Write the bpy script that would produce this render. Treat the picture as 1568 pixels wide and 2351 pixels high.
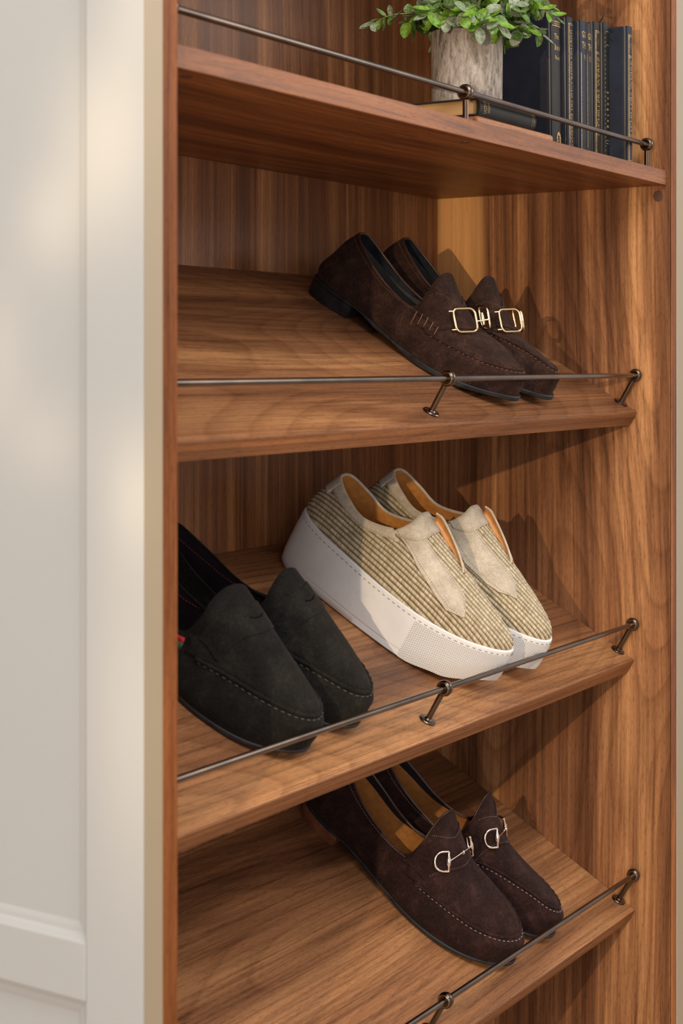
import bpy, bmesh, math, random
from mathutils import Vector, Matrix
from mathutils.bvhtree import BVHTree
random.seed(7)
for o in list(bpy.data.objects): bpy.data.objects.remove(o)
SC = bpy.context.scene
COL = SC.collection
R = math.radians
CZ = 1.25                      # eye height of the camera
K = 0.909

# ------------------------------------------------------------------ camera
cd = bpy.data.cameras.new('camera'); cam = bpy.data.objects.new('camera', cd); COL.objects.link(cam)
cam.location = (-1.06544, -0.83804, CZ)
cam.rotation_euler = (R(90), 0, R(32.5391 - 90))
cd.sensor_fit = 'HORIZONTAL'; cd.sensor_width = 36.0
cd.lens = 3818.0 / 1568.0 * 36.0
cd.shift_y = -(1175.5 - 832.0) / 1568.0
cd.clip_start = 0.02
cd.dof.use_dof = True; cd.dof.focus_distance = 2.02; cd.dof.aperture_fstop = 11.0
SC.camera = cam

# ------------------------------------------------------------------ light
SC.view_settings.view_transform = 'Standard'; SC.view_settings.look = 'None'
SC.view_settings.gamma = 1.0; SC.view_settings.use_curve_mapping = False
SC.view_settings.exposure = -0.07
w = bpy.data.worlds.new('room_light'); SC.world = w; w.use_nodes = True
w.node_tree.nodes['Background'].inputs[0].default_value = (1.0, 0.96, 0.95, 1)
w.node_tree.nodes['Background'].inputs[1].default_value = 0.74

def area(name, loc, target, sx, sy, power, col):
    l = bpy.data.lights.new(name, 'AREA'); l.shape = 'RECTANGLE'; l.size = sx; l.size_y = sy
    l.energy = power; l.color = col
    o = bpy.data.objects.new(name, l); COL.objects.link(o); o.location = loc
    o.rotation_euler = (Vector(target) - Vector(loc)).to_track_quat('-Z', 'Y').to_euler()
    return o
area('overhead_fill_light', (-0.8, -1.7, 3.4), (0.5, 0.2, 0.95), 1.6, 1.6, 84, (1.0, 0.97, 0.95))  # unseen overhead softbox, added to brighten the shelf fronts
area('side_fill_light', (-2.3, -2.0, 1.15), (0.6, 0.15, 0.85), 1.4, 1.4, 22, (0.94, 0.97, 1.0))
area('far_window_light', (3.2, -2.6, 2.6), (0.4, 0.1, 1.2), 1.8, 1.4, 46, (1.0, 0.93, 0.86))

# hard warm lamp standing left of the camera; barn door + leafy gobo soften it over the white end panel
LL = Vector((-1.559, -0.525, CZ + 0.125))
ld = bpy.data.lights.new('hard_lamp', 'POINT'); ld.energy = 100; ld.color = (1.0, 0.76, 0.48); ld.shadow_soft_size = 0.006
lo = bpy.data.objects.new('hard_lamp', ld); COL.objects.link(lo); lo.location = LL
ld.use_nodes = True
def gobo():
    nt = ld.node_tree; em = nt.nodes['Emission']
    ge = nt.nodes.new('ShaderNodeNewGeometry'); sp = nt.nodes.new('ShaderNodeSeparateXYZ'); nt.links.new(ge.outputs['Incoming'], sp.inputs[0])
    def mt(op, a, b=0.0, c=0.0):
        x = nt.nodes.new('ShaderNodeMath'); x.operation = op
        for i, v in enumerate((a, b, c)):
            if isinstance(v, bpy.types.NodeSocket): nt.links.new(v, x.inputs[i])
            else: x.inputs[i].default_value = v
        return x.outputs[0]
    ty = mt('DIVIDE', sp.outputs[1], sp.outputs[0]); tz = mt('DIVIDE', sp.outputs[2], sp.outputs[0])
    # soft openings of a leafy gobo: (ty, tz, half width, half height, amount)
    tot = None
    for a, b, sa, sb, am in ((.372, .035, .036, .050, 1.0), (.413, -.005, .024, .028, .55), (.452, -.08, .022, .045, .40), (.416, -.125, .026, .024, .34),
                             (.350, -.152, .022, .036, .75), (.350, -.27, .030, .085, .62), (.348, .115, .022, .050, .62)):
        ex = mt('ADD', mt('POWER', mt('DIVIDE', mt('SUBTRACT', ty, a), sa), 2.0), mt('POWER', mt('DIVIDE', mt('SUBTRACT', tz, b), sb), 2.0))
        g = mt('MULTIPLY', mt('EXPONENT', mt('MULTIPLY', ex, -1.0)), am)
        tot = g if tot is None else mt('ADD', tot, g)
    leaf = mt('MULTIPLY', tot, 0.76)
    door = nt.nodes.new('ShaderNodeMapRange'); door.interpolation_type = 'SMOOTHSTEP'; nt.links.new(ty, door.inputs[0])
    door.inputs[1].default_value = 0.3335; door.inputs[2].default_value = 0.3385; door.inputs[3].default_value = 0.0; door.inputs[4].default_value = 1.0
    out = mt('ADD', mt('MULTIPLY', door.outputs[0], leaf), mt('SUBTRACT', 1.0, door.outputs[0]))
    nt.links.new(out, em.inputs['Strength'])
gobo()

# ------------------------------------------------------------------ helpers
def prop(o, label=None, cat=None, group=None, kind=None):
    if label: o['label'] = label
    if cat: o['category'] = cat
    if group: o['group'] = group
    if kind: o['kind'] = kind
    return o
def empty(name, mat=None, label=None, cat=None, group=None):
    o = bpy.data.objects.new(name, None); COL.objects.link(o); o.empty_display_size = 0.03
    if mat is not None: o.matrix_world = mat
    return prop(o, label, cat, group)
def mobj(name, verts, faces, mat, parent=None, smooth=True, uvs=None):
    me = bpy.data.meshes.new(name); me.from_pydata([tuple(v) for v in verts], [], faces); me.update()
    if uvs is not None:
        uvl = me.uv_layers.new(name='UVMap')
        for lp in me.loops: uvl.data[lp.index].uv = uvs[lp.vertex_index]
    if smooth: me.polygons.foreach_set('use_smooth', [True] * len(me.polygons))
    me.materials.append(mat)
    o = bpy.data.objects.new(name, me); COL.objects.link(o)
    if parent: o.parent = parent
    return o
def fixn(o):
    bm = bmesh.new(); bm.from_mesh(o.data); bmesh.ops.recalc_face_normals(bm, faces=bm.faces); bm.to_mesh(o.data); bm.free(); return o
def bevel(o, wd, seg=2):
    m = o.modifiers.new('bevel', 'BEVEL'); m.width = wd; m.segments = seg; m.limit_method = 'ANGLE'; m.angle_limit = R(40)
    return o
class MB:
    def __init__(s): s.v = []; s.f = []
    def add(s, v, f):
        n = len(s.v); s.v += [tuple(p) for p in v]; s.f += [tuple(i + n for i in q) for q in f]; return s
    def box(s, x0, x1, y0, y1, z0, z1):
        return s.add([(x0,y0,z0),(x1,y0,z0),(x1,y1,z0),(x0,y1,z0),(x0,y0,z1),(x1,y0,z1),(x1,y1,z1),(x0,y1,z1)],
                     [(0,3,2,1),(4,5,6,7),(0,1,5,4),(1,2,6,5),(2,3,7,6),(3,0,4,7)])
    def tube(s, pts, r, n=8, closed=False, caps=True):
        pts = [Vector(p) for p in pts]; N = len(pts)
        rr = r if isinstance(r, (list, tuple)) else [r] * N
        tan = []
        for i in range(N):
            a = pts[i-1] if (i or closed) else pts[0]; b = pts[(i+1) % N] if (i < N-1 or closed) else pts[-1]
            t = (b - a); tan.append(t.normalized() if t.length > 1e-9 else Vector((0,0,1)))
        up = Vector((0,0,1)) if abs(tan[0].z) < .9 else Vector((1,0,0))
        nx = tan[0].cross(up).normalized(); vs = []
        for i in range(N):
            nx = (nx - tan[i] * nx.dot(tan[i])).normalized(); ny = tan[i].cross(nx)
            for k in range(n):
                a = 2*math.pi*k/n; vs.append(pts[i] + nx*math.cos(a)*rr[i] + ny*math.sin(a)*rr[i])
        fs = []
        for i in range(N if closed else N-1):
            j = (i+1) % N
            for k in range(n): fs.append((i*n+k, i*n+(k+1)%n, j*n+(k+1)%n, j*n+k))
        if caps and not closed:
            fs.append(tuple(range(n-1,-1,-1))); fs.append(tuple((N-1)*n+k for k in range(n)))
        return s.add(vs, fs)
    def lathe(s, prof, n=32, M=Matrix.Identity(4), cap=True):
        vs = []; fs = []
        for r, z in prof:
            for k in range(n):
                a = 2*math.pi*k/n; vs.append(M @ Vector((r*math.cos(a), r*math.sin(a), z)))
        for i in range(len(prof)-1):
            for k in range(n): fs.append((i*n+k, i*n+(k+1)%n, (i+1)*n+(k+1)%n, (i+1)*n+k))
        if cap:
            fs.append(tuple(range(n-1,-1,-1))); fs.append(tuple((len(prof)-1)*n+k for k in range(n)))
        return s.add(vs, fs)
    def build(s, name, mat, parent=None, smooth=False):
        o = mobj(name, s.v, s.f, mat, parent, smooth); return fixn(o)
def autosmooth(o, ang=35):
    me = o.data; me.polygons.foreach_set('use_smooth', [True]*len(me.polygons)); me.set_sharp_from_angle(angle=R(ang)); return o
def crom(p0, p1, p2, p3, t):
    return 0.5*((2*p1) + (p2-p0)*t + (2*p0-5*p1+4*p2-p3)*t*t + (3*p1-p0-3*p2+p3)*t*t*t)
def spline(pts, m, closed=False):
    pts = [Vector(p) for p in pts]; N = len(pts); out = []
    for i in range(N if closed else N-1):
        g = (lambda q: pts[q % N]) if closed else (lambda q: pts[max(0, min(N-1, q))])
        for k in range(m): out.append(crom(g(i-1), g(i), g(i+1), g(i+2), k/m))
    if not closed: out.append(pts[-1].copy())
    return out

# ------------------------------------------------------------------ materials
class NT:
    def __init__(s, name):
        s.m = bpy.data.materials.new(name); s.m.use_nodes = True; s.t = s.m.node_tree
        s.b = s.t.nodes['Principled BSDF']
    def n(s, typ, **kw):
        x = s.t.nodes.new(typ)
        for k, v in kw.items():
            if k in x.inputs: x.inputs[k].default_value = v
            else: setattr(x, k, v)
        return x
    def l(s, a, b): s.t.links.new(a, b)
    def ramp(s, fac, stops, interp='LINEAR'):
        r = s.t.nodes.new('ShaderNodeValToRGB'); cr = r.color_ramp; cr.interpolation = interp
        while len(cr.elements) < len(stops): cr.elements.new(0.5)
        for e, (p, c) in zip(cr.elements, stops): e.position = p; e.color = (*c, 1) if len(c) == 3 else c
        s.l(fac, r.inputs[0]); return r.outputs[0]
    def mix(s, fac, a, b, mode='MIX'):
        x = s.t.nodes.new('ShaderNodeMix'); x.data_type = 'RGBA'; x.blend_type = mode
        for sock, val in ((x.inputs['Factor'], fac), (x.inputs[6], a), (x.inputs[7], b)):
            if isinstance(val, bpy.types.NodeSocket): s.l(val, sock)
            elif isinstance(val, (int, float)): sock.default_value = val
            else: sock.default_value = (*val, 1)
        return x.outputs[2]
    def math(s, op, a, b=0.0, c=0.0):
        x = s.t.nodes.new('ShaderNodeMath'); x.operation = op
        for i, v in enumerate((a, b, c)):
            if isinstance(v, bpy.types.NodeSocket): s.l(v, x.inputs[i])
            else: x.inputs[i].default_value = v
        return x.outputs[0]
    def bump(s, h, strength, dist):
        x = s.n('ShaderNodeBump', Strength=strength, Distance=dist); s.l(h, x.inputs['Height']); s.l(x.outputs[0], s.b.inputs['Normal'])
    def noise(s, vec, scale, detail=2.0, rough=0.5, dist=0.0):
        x = s.n('ShaderNodeTexNoise', Scale=scale, Detail=detail, Roughness=rough, Distortion=dist)
        if vec: s.l(vec, x.inputs['Vector'])
        return x.outputs[0]
def plain(name, col, rough=0.5, metal=0.0, sheen=0.0, spec=0.5):
    q = NT(name); q.b.inputs['Base Color'].default_value = (*col, 1); q.b.inputs['Roughness'].default_value = rough
    q.b.inputs['Metallic'].default_value = metal; q.b.inputs['Sheen Weight'].default_value = sheen
    q.b.inputs['Specular IOR Level'].default_value = spec
    return q.m
def walnut(name, axis, seed, light=1.0, contrast=1.0, figure=1.0, bandscale=20.0, red=0.0, lit_sap=False, spec=0.30, pore=0.5):
    """walnut veneer; axis = grain direction in object space"""
    q = NT(name); tc = q.n('ShaderNodeTexCoord'); oi = q.n('ShaderNodeObjectInfo')
    off = q.n('ShaderNodeVectorMath', operation='MULTIPLY_ADD')
    q.l(oi.outputs['Random'], off.inputs[0]); off.inputs[1].default_value = (7.3, 5.1, 9.7)
    add = q.n('ShaderNodeVectorMath', operation='ADD'); q.l(tc.outputs['Object'], add.inputs[0]); add.inputs[1].default_value = (seed*1.37, seed*2.11, seed*0.73)
    q.l(add.outputs[0], off.inputs[2])
    src = off.outputs[0]
    def scaled(al, ac):
        v = [ac, ac, ac]; v['XYZ'.index(axis)] = al
        x = q.n('ShaderNodeVectorMath', operation='MULTIPLY'); q.l(src, x.inputs[0]); x.inputs[1].default_value = v; return x.outputs[0]
    warp = q.noise(scaled(0.9, 4.0), 1.0, 1.0)
    def warped(al, ac, amt):
        b = scaled(al, ac); x = q.n('ShaderNodeVectorMath', operation='ADD'); q.l(b, x.inputs[0])
        y = q.n('ShaderNodeVectorMath', operation='SCALE'); y.inputs[0].default_value = [0 if c == axis else 1 for c in 'XYZ']
        q.l(q.math('MULTIPLY', warp, amt), y.inputs['Scale']); q.l(y.outputs[0], x.inputs[1]); return x.outputs[0]
    bands = q.noise(warped(0.35, bandscale, 2.2), 1.0, 3.0, 0.6)
    contour = q.noise(scaled(1.1, 5.5), 1.0, 0.5)
    saw = q.math('FRACT', q.math('MULTIPLY', contour, 26.0))
    fine = q.noise(warped(2.6, 240.0, 12.0), 1.0, 5.0, 0.72)
    pores = q.noise(warped(95.0, 1150.0, 50.0), 1.0, 1.0, 0.5)
    D = (0.115*light, 0.046*light, 0.0205*light); M_ = (0.250*light, 0.108*light, 0.046*light); Lc = (0.46*light, 0.225*light, 0.094*light)
    a = 0.5 - 0.20/contrast; b = 0.5 + 0.20/contrast
    col = q.ramp(bands, [(a, D), (0.5, M_), (b, Lc)])
    rg = q.ramp(saw, [(0.0, (0.62, 0.54, 0.48)), (0.10, (0.80, 0.75, 0.70)), (0.45, (1.06, 1.05, 1.02)), (0.90, (1.10, 1.08, 1.05)), (1.0, (0.66, 0.58, 0.52))])
    col = q.mix(figure, col, rg, 'MULTIPLY')
    fr = q.ramp(fine, [(0.34, (0.52, 0.47, 0.43)), (0.5, (1.0, 1.0, 1.0)), (0.66, (1.26, 1.24, 1.20))])
    col = q.mix(0.9, col, fr, 'MULTIPLY')
    pr = q.ramp(pores, [(0.34, (0.46, 0.40, 0.36)), (0.45, (1, 1, 1))])
    col = q.mix(pore, col, pr, 'MULTIPLY')
    if lit_sap:   # pale sapwood at upper rear, brightened further to paint in the lamp-lit patch
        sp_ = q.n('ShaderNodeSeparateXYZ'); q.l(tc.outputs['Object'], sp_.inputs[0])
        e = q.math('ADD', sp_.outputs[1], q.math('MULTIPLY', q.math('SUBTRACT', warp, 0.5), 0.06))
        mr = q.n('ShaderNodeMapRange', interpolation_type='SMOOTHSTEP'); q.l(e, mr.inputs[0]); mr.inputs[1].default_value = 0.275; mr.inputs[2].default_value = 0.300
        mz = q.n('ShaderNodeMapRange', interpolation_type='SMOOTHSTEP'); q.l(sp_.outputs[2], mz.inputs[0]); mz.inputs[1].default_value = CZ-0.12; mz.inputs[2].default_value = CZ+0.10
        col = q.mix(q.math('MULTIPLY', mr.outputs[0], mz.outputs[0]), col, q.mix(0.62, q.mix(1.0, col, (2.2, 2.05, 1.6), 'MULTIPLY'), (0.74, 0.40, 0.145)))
    if red: col = q.mix(red, col, (1.0, 0.76, 0.52), 'MULTIPLY')
    q.l(col, q.b.inputs['Base Color'])
    q.l(q.math('MULTIPLY_ADD', fine, 0.18, 0.33), q.b.inputs['Roughness'])
    q.b.inputs['Specular IOR Level'].default_value = spec
    q.bump(q.math('ADD', fine, pores), 0.10, 0.0006)
    return q.m
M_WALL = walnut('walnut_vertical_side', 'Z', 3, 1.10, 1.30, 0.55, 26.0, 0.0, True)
M_BACK = walnut('walnut_vertical_back', 'Z', 11, 0.84, 0.9, 0.1, 42.0, 0.45)
M_SHELF = walnut('walnut_shelf', 'X', 5, 0.96, 1.05, 0.48, 13.0)
M_TOP = walnut('walnut_top_shelf', 'X', 8, 0.88, 0.8, 0.3, 20.0, 0.75)
M_EDGE = walnut('walnut_edge', 'Z', 9, 0.86, 0.7, 0.2, 30.0, 1.0, False, 0.10)
M_SHADED_FRONT = walnut('walnut_shaded_front', 'X', 17, 0.80, 0.7, 0.3, 60.0, 0.6)  # darker walnut paints in shade on the slanted shelves' downward-facing fronts
M_BOARD = walnut('tan_board', 'X', 21, 1.5, 0.5, 0.3, 20.0)
def paint():
    q = NT('cream_paint'); tc = q.n('ShaderNodeTexCoord')
    n = q.noise(tc.outputs['Object'], 180.0, 2.0)
    q.b.inputs['Base Color'].default_value = (0.48, 0.475, 0.455, 1); q.b.inputs['Roughness'].default_value = 0.42
    q.bump(n, 0.04, 0.0005); return q.m
M_PAINT = paint()
def bronze():
    q = NT('aged_bronze'); tc = q.n('ShaderNodeTexCoord'); n = q.noise(tc.outputs['Object'], 22.0, 3.0, 0.5)
    q.l(q.ramp(n, [(0.3, (0.060, 0.040, 0.028)), (0.7, (0.135, 0.092, 0.064))]), q.b.inputs['Base Color'])
    q.b.inputs['Coat Weight'].default_value = 0.55; q.b.inputs['Coat Roughness'].default_value = 0.16
    q.b.inputs['Metallic'].default_value = 1.0; q.l(q.math('MULTIPLY_ADD', n, 0.06, 0.20), q.b.inputs['Roughness']); return q.m
M_BRONZE = bronze()
M_BRASS = plain('worn_brass_edge', (0.62, 0.46, 0.25), 0.28, 1.0)
M_PLUG = plain('wood_plug', (0.085, 0.035, 0.020), 0.5)

# ------------------------------------------------------------------ setting: floor and wall behind
def carpet():
    q = NT('oak_floor'); tc = q.n('ShaderNodeTexCoord'); n = q.noise(tc.outputs['Object'], 9.0, 4.0)
    q.l(q.ramp(n, [(0.3, (0.28, 0.19, 0.12)), (0.7, (0.40, 0.29, 0.19))]), q.b.inputs['Base Color']); q.b.inputs['Roughness'].default_value = 0.5; return q.m
prop(MB().box(-4, 4, -4, 0.6, -0.05, 0.0).build('floor', carpet()), kind='structure')
prop(MB().box(-4, 4, 0.42, 0.5, 0.0, 2.6).build('wall_back', plain('wall_paint', (0.70, 0.67, 0.61), 0.7)), kind='structure')

# ------------------------------------------------------------------ cabinet
W = 1.1880*K; D = 0.4*K; TW = 0.020; WP = 0.0233
ZB, ZTOP = 0.10, 2.15
CAB = empty('shoe_cabinet', Matrix.Translation((0, 0, 0)), 'walnut-lined open cabinet with cream painted sides and slanted shoe shelves', 'cabinet')
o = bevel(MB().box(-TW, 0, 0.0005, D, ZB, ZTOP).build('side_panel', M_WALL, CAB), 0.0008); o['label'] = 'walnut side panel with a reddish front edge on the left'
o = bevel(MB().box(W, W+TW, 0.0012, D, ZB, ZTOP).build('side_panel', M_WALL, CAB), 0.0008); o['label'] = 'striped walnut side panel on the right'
for x0, x1 in ((-TW, 0), (W, W+TW)):
    e = bevel(MB().box(x0, x1, -0.0005, 0.0004, ZB, ZTOP).build('edge_band', M_EDGE, CAB), 0.0003)
MB().box(-TW, W+TW, D, D+0.012, ZB, ZTOP).build('back_panel', M_BACK, CAB)
bevel(MB().box(-TW-WP, W+TW+WP, 0.0, D+0.012, ZTOP, ZTOP+0.03).build('top_panel', M_PAINT, CAB), 0.002)
bevel(MB().box(0, W, 0.002, D, ZB, ZB+0.022).build('bottom_panel', M_TOP, CAB), 0.001)
bevel(MB().box(-TW-WP, W+TW+WP, 0.04, D+0.012, 0.0, ZB).build('plinth', M_PAINT, CAB), 0.002)
# right painted side
M_LIP = plain('beige_edge_paint', (0.31, 0.245, 0.16), 0.45)
bevel(MB().box(W+TW+0.0006, W+TW+WP, -0.0016, -0.0010, ZB, ZTOP).build('edge_lipping', M_LIP, CAB), 0.0002)
bevel(MB().box(-TW-WP, -TW-0.0003, -0.0016, -0.0010, ZB, ZTOP).build('edge_lipping', M_LIP, CAB), 0.0002)
bevel(MB().box(W+TW, W+TW+WP, -0.001, D+0.012, ZB, ZTOP).build('painted_side', M_PAINT, CAB), 0.0012)
# left painted side with two framed recessed panels, facing the camera
xo = -TW - WP
ps = empty('painted_end_panel'); ps.parent = CAB
def frame_piece(name, y0, y1, z0, z1): return bevel(MB().box(xo, -TW, y0, y1, z0, z1).build(name, M_PAINT, ps), 0.0016, 3)
YS = 0.0596; YE = 0.304
zr0, zr1 = CZ - 0.5176, CZ - 0.4695      # middle rail
frame_piece('front_stile', -0.001, YS, ZB, ZTOP); frame_piece('back_stile', YE, D+0.012, ZB, ZTOP)
frame_piece('top_rail', YS, YE, ZTOP-0.09, ZTOP); frame_piece('middle_rail', YS, YE, zr0, zr1); frame_piece('bottom_rail', YS, YE, ZB, ZB+0.1)
for z0, z1 in ((zr1, ZTOP-0.09), (ZB+0.1, zr0)):
    MB().box(xo+0.008, -TW-0.001, YS-0.002, YE+0.002, z0-0.002, z1+0.002).build('recessed_panel', M_PAINT, ps)
    # ogee moulding round the recess
    prof = [(0.0015, 0.0), (0.0035, 0.0035), (0.0055, 0.005), (0.0062, 0.009), (0.0079, 0.0135)]
    m = MB(); loops = []
    for dx, ins in prof:
        loops.append([(xo+dx, YS+ins, z0+ins), (xo+dx, YE-ins, z0+ins), (xo+dx, YE-ins, z1-ins), (xo+dx, YS+ins, z1-ins)])
    vs = [p for lp in loops for p in lp]; fs = [(i*4+k, i*4+(k+1)%4, (i+1)*4+(k+1)%4, (i+1)*4+k) for i in range(len(prof)-1) for k in range(4)]
    mobj('moulding', vs, [f[::-1] for f in fs], M_PAINT, ps, False)
# round plug on right wall
MP = Matrix.Translation((W-0.0003, 0.0176, CZ+0.227)) @ Matrix.Rotation(R(-90), 4, 'Y')
MB().lathe([(0.0072, 0), (0.0072, 0.0006), (0.0066, 0.0008)], 24, MP).build('screw_plug', M_PLUG, CAB)

def rail_hardware(M, xs, s0, h, rail_x0, rail_x1):
    """gallery rail in shelf space: x along shelf, y = up the slope from the front edge, z = off the shelf"""
    rt = bpy.data.objects.new('gallery_rail', None); COL.objects.link(rt); rt.parent = CAB; rt.matrix_basis = M; rt.empty_display_size = 0.02
    m = MB().tube([(rail_x0, s0, h), (rail_x1, s0, h)], 0.0034, 16); autosmooth(m.build('rail_bar', M_BRONZE, rt))
    for x in xs:
        p = MB().lathe([(0.0033, 0.0015), (0.0033, h-0.006)], 16, Matrix.Translation((x, s0, 0))); autosmooth(p.build('post', M_BRONZE, rt))
        d = MB().lathe([(0.0095, 0.0), (0.0100, 0.0006), (0.0100, 0.0016), (0.0092, 0.0024), (0.0050, 0.0028), (0.0036, 0.004)], 28, Matrix.Translation((x, s0, 0)))
        autosmooth(d.build('base_disc', M_BRONZE, rt))
        RM = Matrix.Translation((x, s0, h)) @ Matrix.Rotation(R(90), 4, 'Y')
        pr = [(0.0034, -0.0052), (0.0062, -0.0052), (0.0066, -0.0046), (0.0072, -0.0042), (0.0086, -0.0032), (0.0092, 0), (0.0086, 0.0032), (0.0072, 0.0042), (0.0066, 0.0046), (0.0062, 0.0052), (0.0034, 0.0052)]
        autosmooth(MB().lathe(pr, 28, RM, cap=False).build('collar', M_BRONZE, rt), 50)
        for sx in (-0.0044, 0.0044):
            ring = [(x+sx, s0+0.0067*math.cos(a*2*math.pi/28), h+0.0067*math.sin(a*2*math.pi/28)) for a in range(28)]
            autosmooth(MB().tube(ring, 0.00035, 6, True).build('collar_rim', M_BRASS, rt))

# flat top shelf
Z1 = CZ + 0.287*K
T1 = 0.0200
M1 = Matrix.Translation((0, 0.0055, Z1))
sh = MB().box(0.0008, W-0.0008, 0, D-0.0055, -T1, 0).build('flat_shelf', M_TOP, CAB); sh.matrix_basis = M1; bevel(sh, 0.0009)
for px in (0.046, 0.541, 1.057):
    MB().lathe([(0.0055, -T1-0.0004), (0.0055, -T1+0.001)], 20, Matrix.Translation((px, 0.0205, 0))).build('screw_plug', M_PLUG, sh)
rail_hardware(M1, (0.022, 0.541, 1.058), 0.0205, 0.0345, 0.012, W-0.010)
up = MB().box(0.0008, W-0.0008, 0, D-0.0055, -T1, 0).build('flat_shelf', M_TOP, CAB); up.matrix_basis = Matrix.Translation((0, 0.0055, CZ+0.64)); bevel(up, 0.0009)  # unseen upper shelf, added to block overhead light from the top compartment
# slanted shelves
SL = [(0.0535*K, -0.0744*K), (0.0583*K, -0.4498*K), (0.057*K, -0.8277*K)]
SM = []
for y, z in SL:
    M = Matrix.Translation((0, y, CZ+z)) @ Matrix.Rotation(R(30), 4, 'X'); SM.append(M)
    sh = MB().box(0.0008, W-0.0008, 0, (D-y)/math.cos(R(30)), -0.0215, 0).build('slanted_shelf', M_SHELF, CAB); sh.matrix_basis = M
    ns = MB().box(0.0010, W-0.0010, -0.0012, 0.0, -0.0213, -0.0009).build('shaded_front_strip', M_SHADED_FRONT, CAB); ns.matrix_basis = M; bevel(ns, 0.0006)  # thin added strip that carries the painted shade of the front face
    # trim the rear lower corner against the back panel
    for v in sh.data.vertices:
        if v.co.y > 0.1 and v.co.z < -0.01: v.co.y -= 0.0005
        if v.co.y > 0.1 and v.co.z > -0.01: v.co.y -= 0.0
    bevel(sh, 0.0010)
    rail_hardware(M, (0.010, W/2, W-0.0102), 0.0236, 0.0440, 0.004, W-0.004)

# ------------------------------------------------------------------ shoe materials
def suede(name, c0, c1, c2, nap=1.0):
    q = NT(name); tc = q.n('ShaderNodeTexCoord')
    a = q.noise(tc.outputs['Object'], 45.0, 4.0, 0.6); b = q.noise(tc.outputs['Object'], 900.0, 3.0, 0.7); c = q.noise(tc.outputs['Object'], 260.0, 3.0, 0.6)
    col = q.ramp(a, [(0.32, c0), (0.52, c1), (0.74, c2)])
    col = q.mix(0.80*nap, col, q.ramp(b, [(0.3, (0.40, 0.40, 0.40)), (0.5, (1, 1, 1)), (0.68, (2.1, 1.95, 1.85))]), 'MULTIPLY')
    col = q.mix(0.5*nap, col, q.ramp(c, [(0.34, (0.55, 0.55, 0.55)), (0.55, (1, 1, 1)), (0.74, (1.6, 1.5, 1.4))]), 'MULTIPLY')
    q.l(col, q.b.inputs['Base Color']); q.b.inputs['Roughness'].default_value = 0.95; q.b.inputs['Specular IOR Level'].default_value = 0.12
    q.b.inputs['Sheen Weight'].default_value = 0.12; q.b.inputs['Sheen Roughness'].default_value = 0.45
    q.l(q.mix(0.5, col, (0.6, 0.45, 0.38)), q.b.inputs['Sheen Tint'])
    q.bump(q.math('ADD', b, q.math('MULTIPLY', c, 0.7)), 0.35, 0.0009); return q.m
def leather(name, col, rough=0.42, var=0.25, scale=120.0, spec=0.5):
    q = NT(name); tc = q.n('ShaderNodeTexCoord'); a = q.noise(tc.outputs['Object'], scale, 3.0, 0.6); b = q.noise(tc.outputs['Object'], scale*9, 2.0)
    lo = tuple(x*(1-var) for x in col); hi = tuple(min(1, x*(1+var)) for x in col)
    q.l(q.ramp(a, [(0.3, lo), (0.7, hi)]), q.b.inputs['Base Color']); q.l(q.math('MULTIPLY_ADD', a, 0.2, rough-0.1), q.b.inputs['Roughness'])
    q.b.inputs['Specular IOR Level'].default_value = spec; q.bump(b, 0.12, 0.0005); return q.m
S_BROWN = suede('brown_suede', (0.0175, 0.0088, 0.0066), (0.0285, 0.0140, 0.0102), (0.052, 0.0255, 0.0185))
S_DARK = suede('dark_brown_suede', (0.0145, 0.0068, 0.0060), (0.0225, 0.0102, 0.0088), (0.044, 0.0195, 0.0165))
S_BLACK = suede('black_suede', (0.0062, 0.0058, 0.0050), (0.0100, 0.0092, 0.0076), (0.0180, 0.0160, 0.0125))
S_SAND = suede('sand_suede', (0.37, 0.31, 0.235), (0.46, 0.39, 0.30), (0.54, 0.47, 0.37), 0.35)
L_NAVY = leather('navy_lining', (0.006, 0.007, 0.013), 0.55)
L_GREY = leather('charcoal_insole', (0.040, 0.037, 0.035), 0.8)
L_TAN = leather('tan_leather', (0.50, 0.215, 0.055), 0.40, 0.18)
L_CARAMEL = leather('caramel_insole', (0.40, 0.17, 0.045), 0.5, 0.2)
L_PURPLE = leather('aubergine_lining', (0.013, 0.007, 0.010), 0.6)
L_SOLE = leather('black_sole', (0.016, 0.014, 0.014), 0.55, 0.5, 60.0, 0.25)
L_HEEL = leather('brown_heel_stack', (0.15, 0.052, 0.026), 0.4, 0.4, 60.0)
L_BIND = leather('dark_binding', (0.040, 0.016, 0.010), 0.4)
M_GOLD = plain('pale_gold', (0.86, 0.66, 0.36), 0.16, 1.0)
M_SILVER = plain('rose_silver', (0.86, 0.74, 0.66), 0.15, 1.0)
M_THREAD_B = plain('brown_thread', (0.17, 0.070, 0.042), 0.8)
M_THREAD_L = plain('light_thread', (0.30, 0.235, 0.215), 0.8)
M_THREAD_K = plain('olive_thread', (0.060, 0.052, 0.042), 0.8)
M_THREAD_R = plain('red_thread', (0.30, 0.035, 0.025), 0.7)
M_THREAD_T = plain('taupe_thread', (0.20, 0.155, 0.11), 0.8)
M_SLOT = plain('dark_slot', (0.004, 0.0036, 0.003), 1.0, 0, 0, 0.05)
M_RED = plain('red_web', (0.40, 0.015, 0.020), 0.8); M_GREEN = plain('green_web', (0.016, 0.07, 0.025), 0.8)
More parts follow.
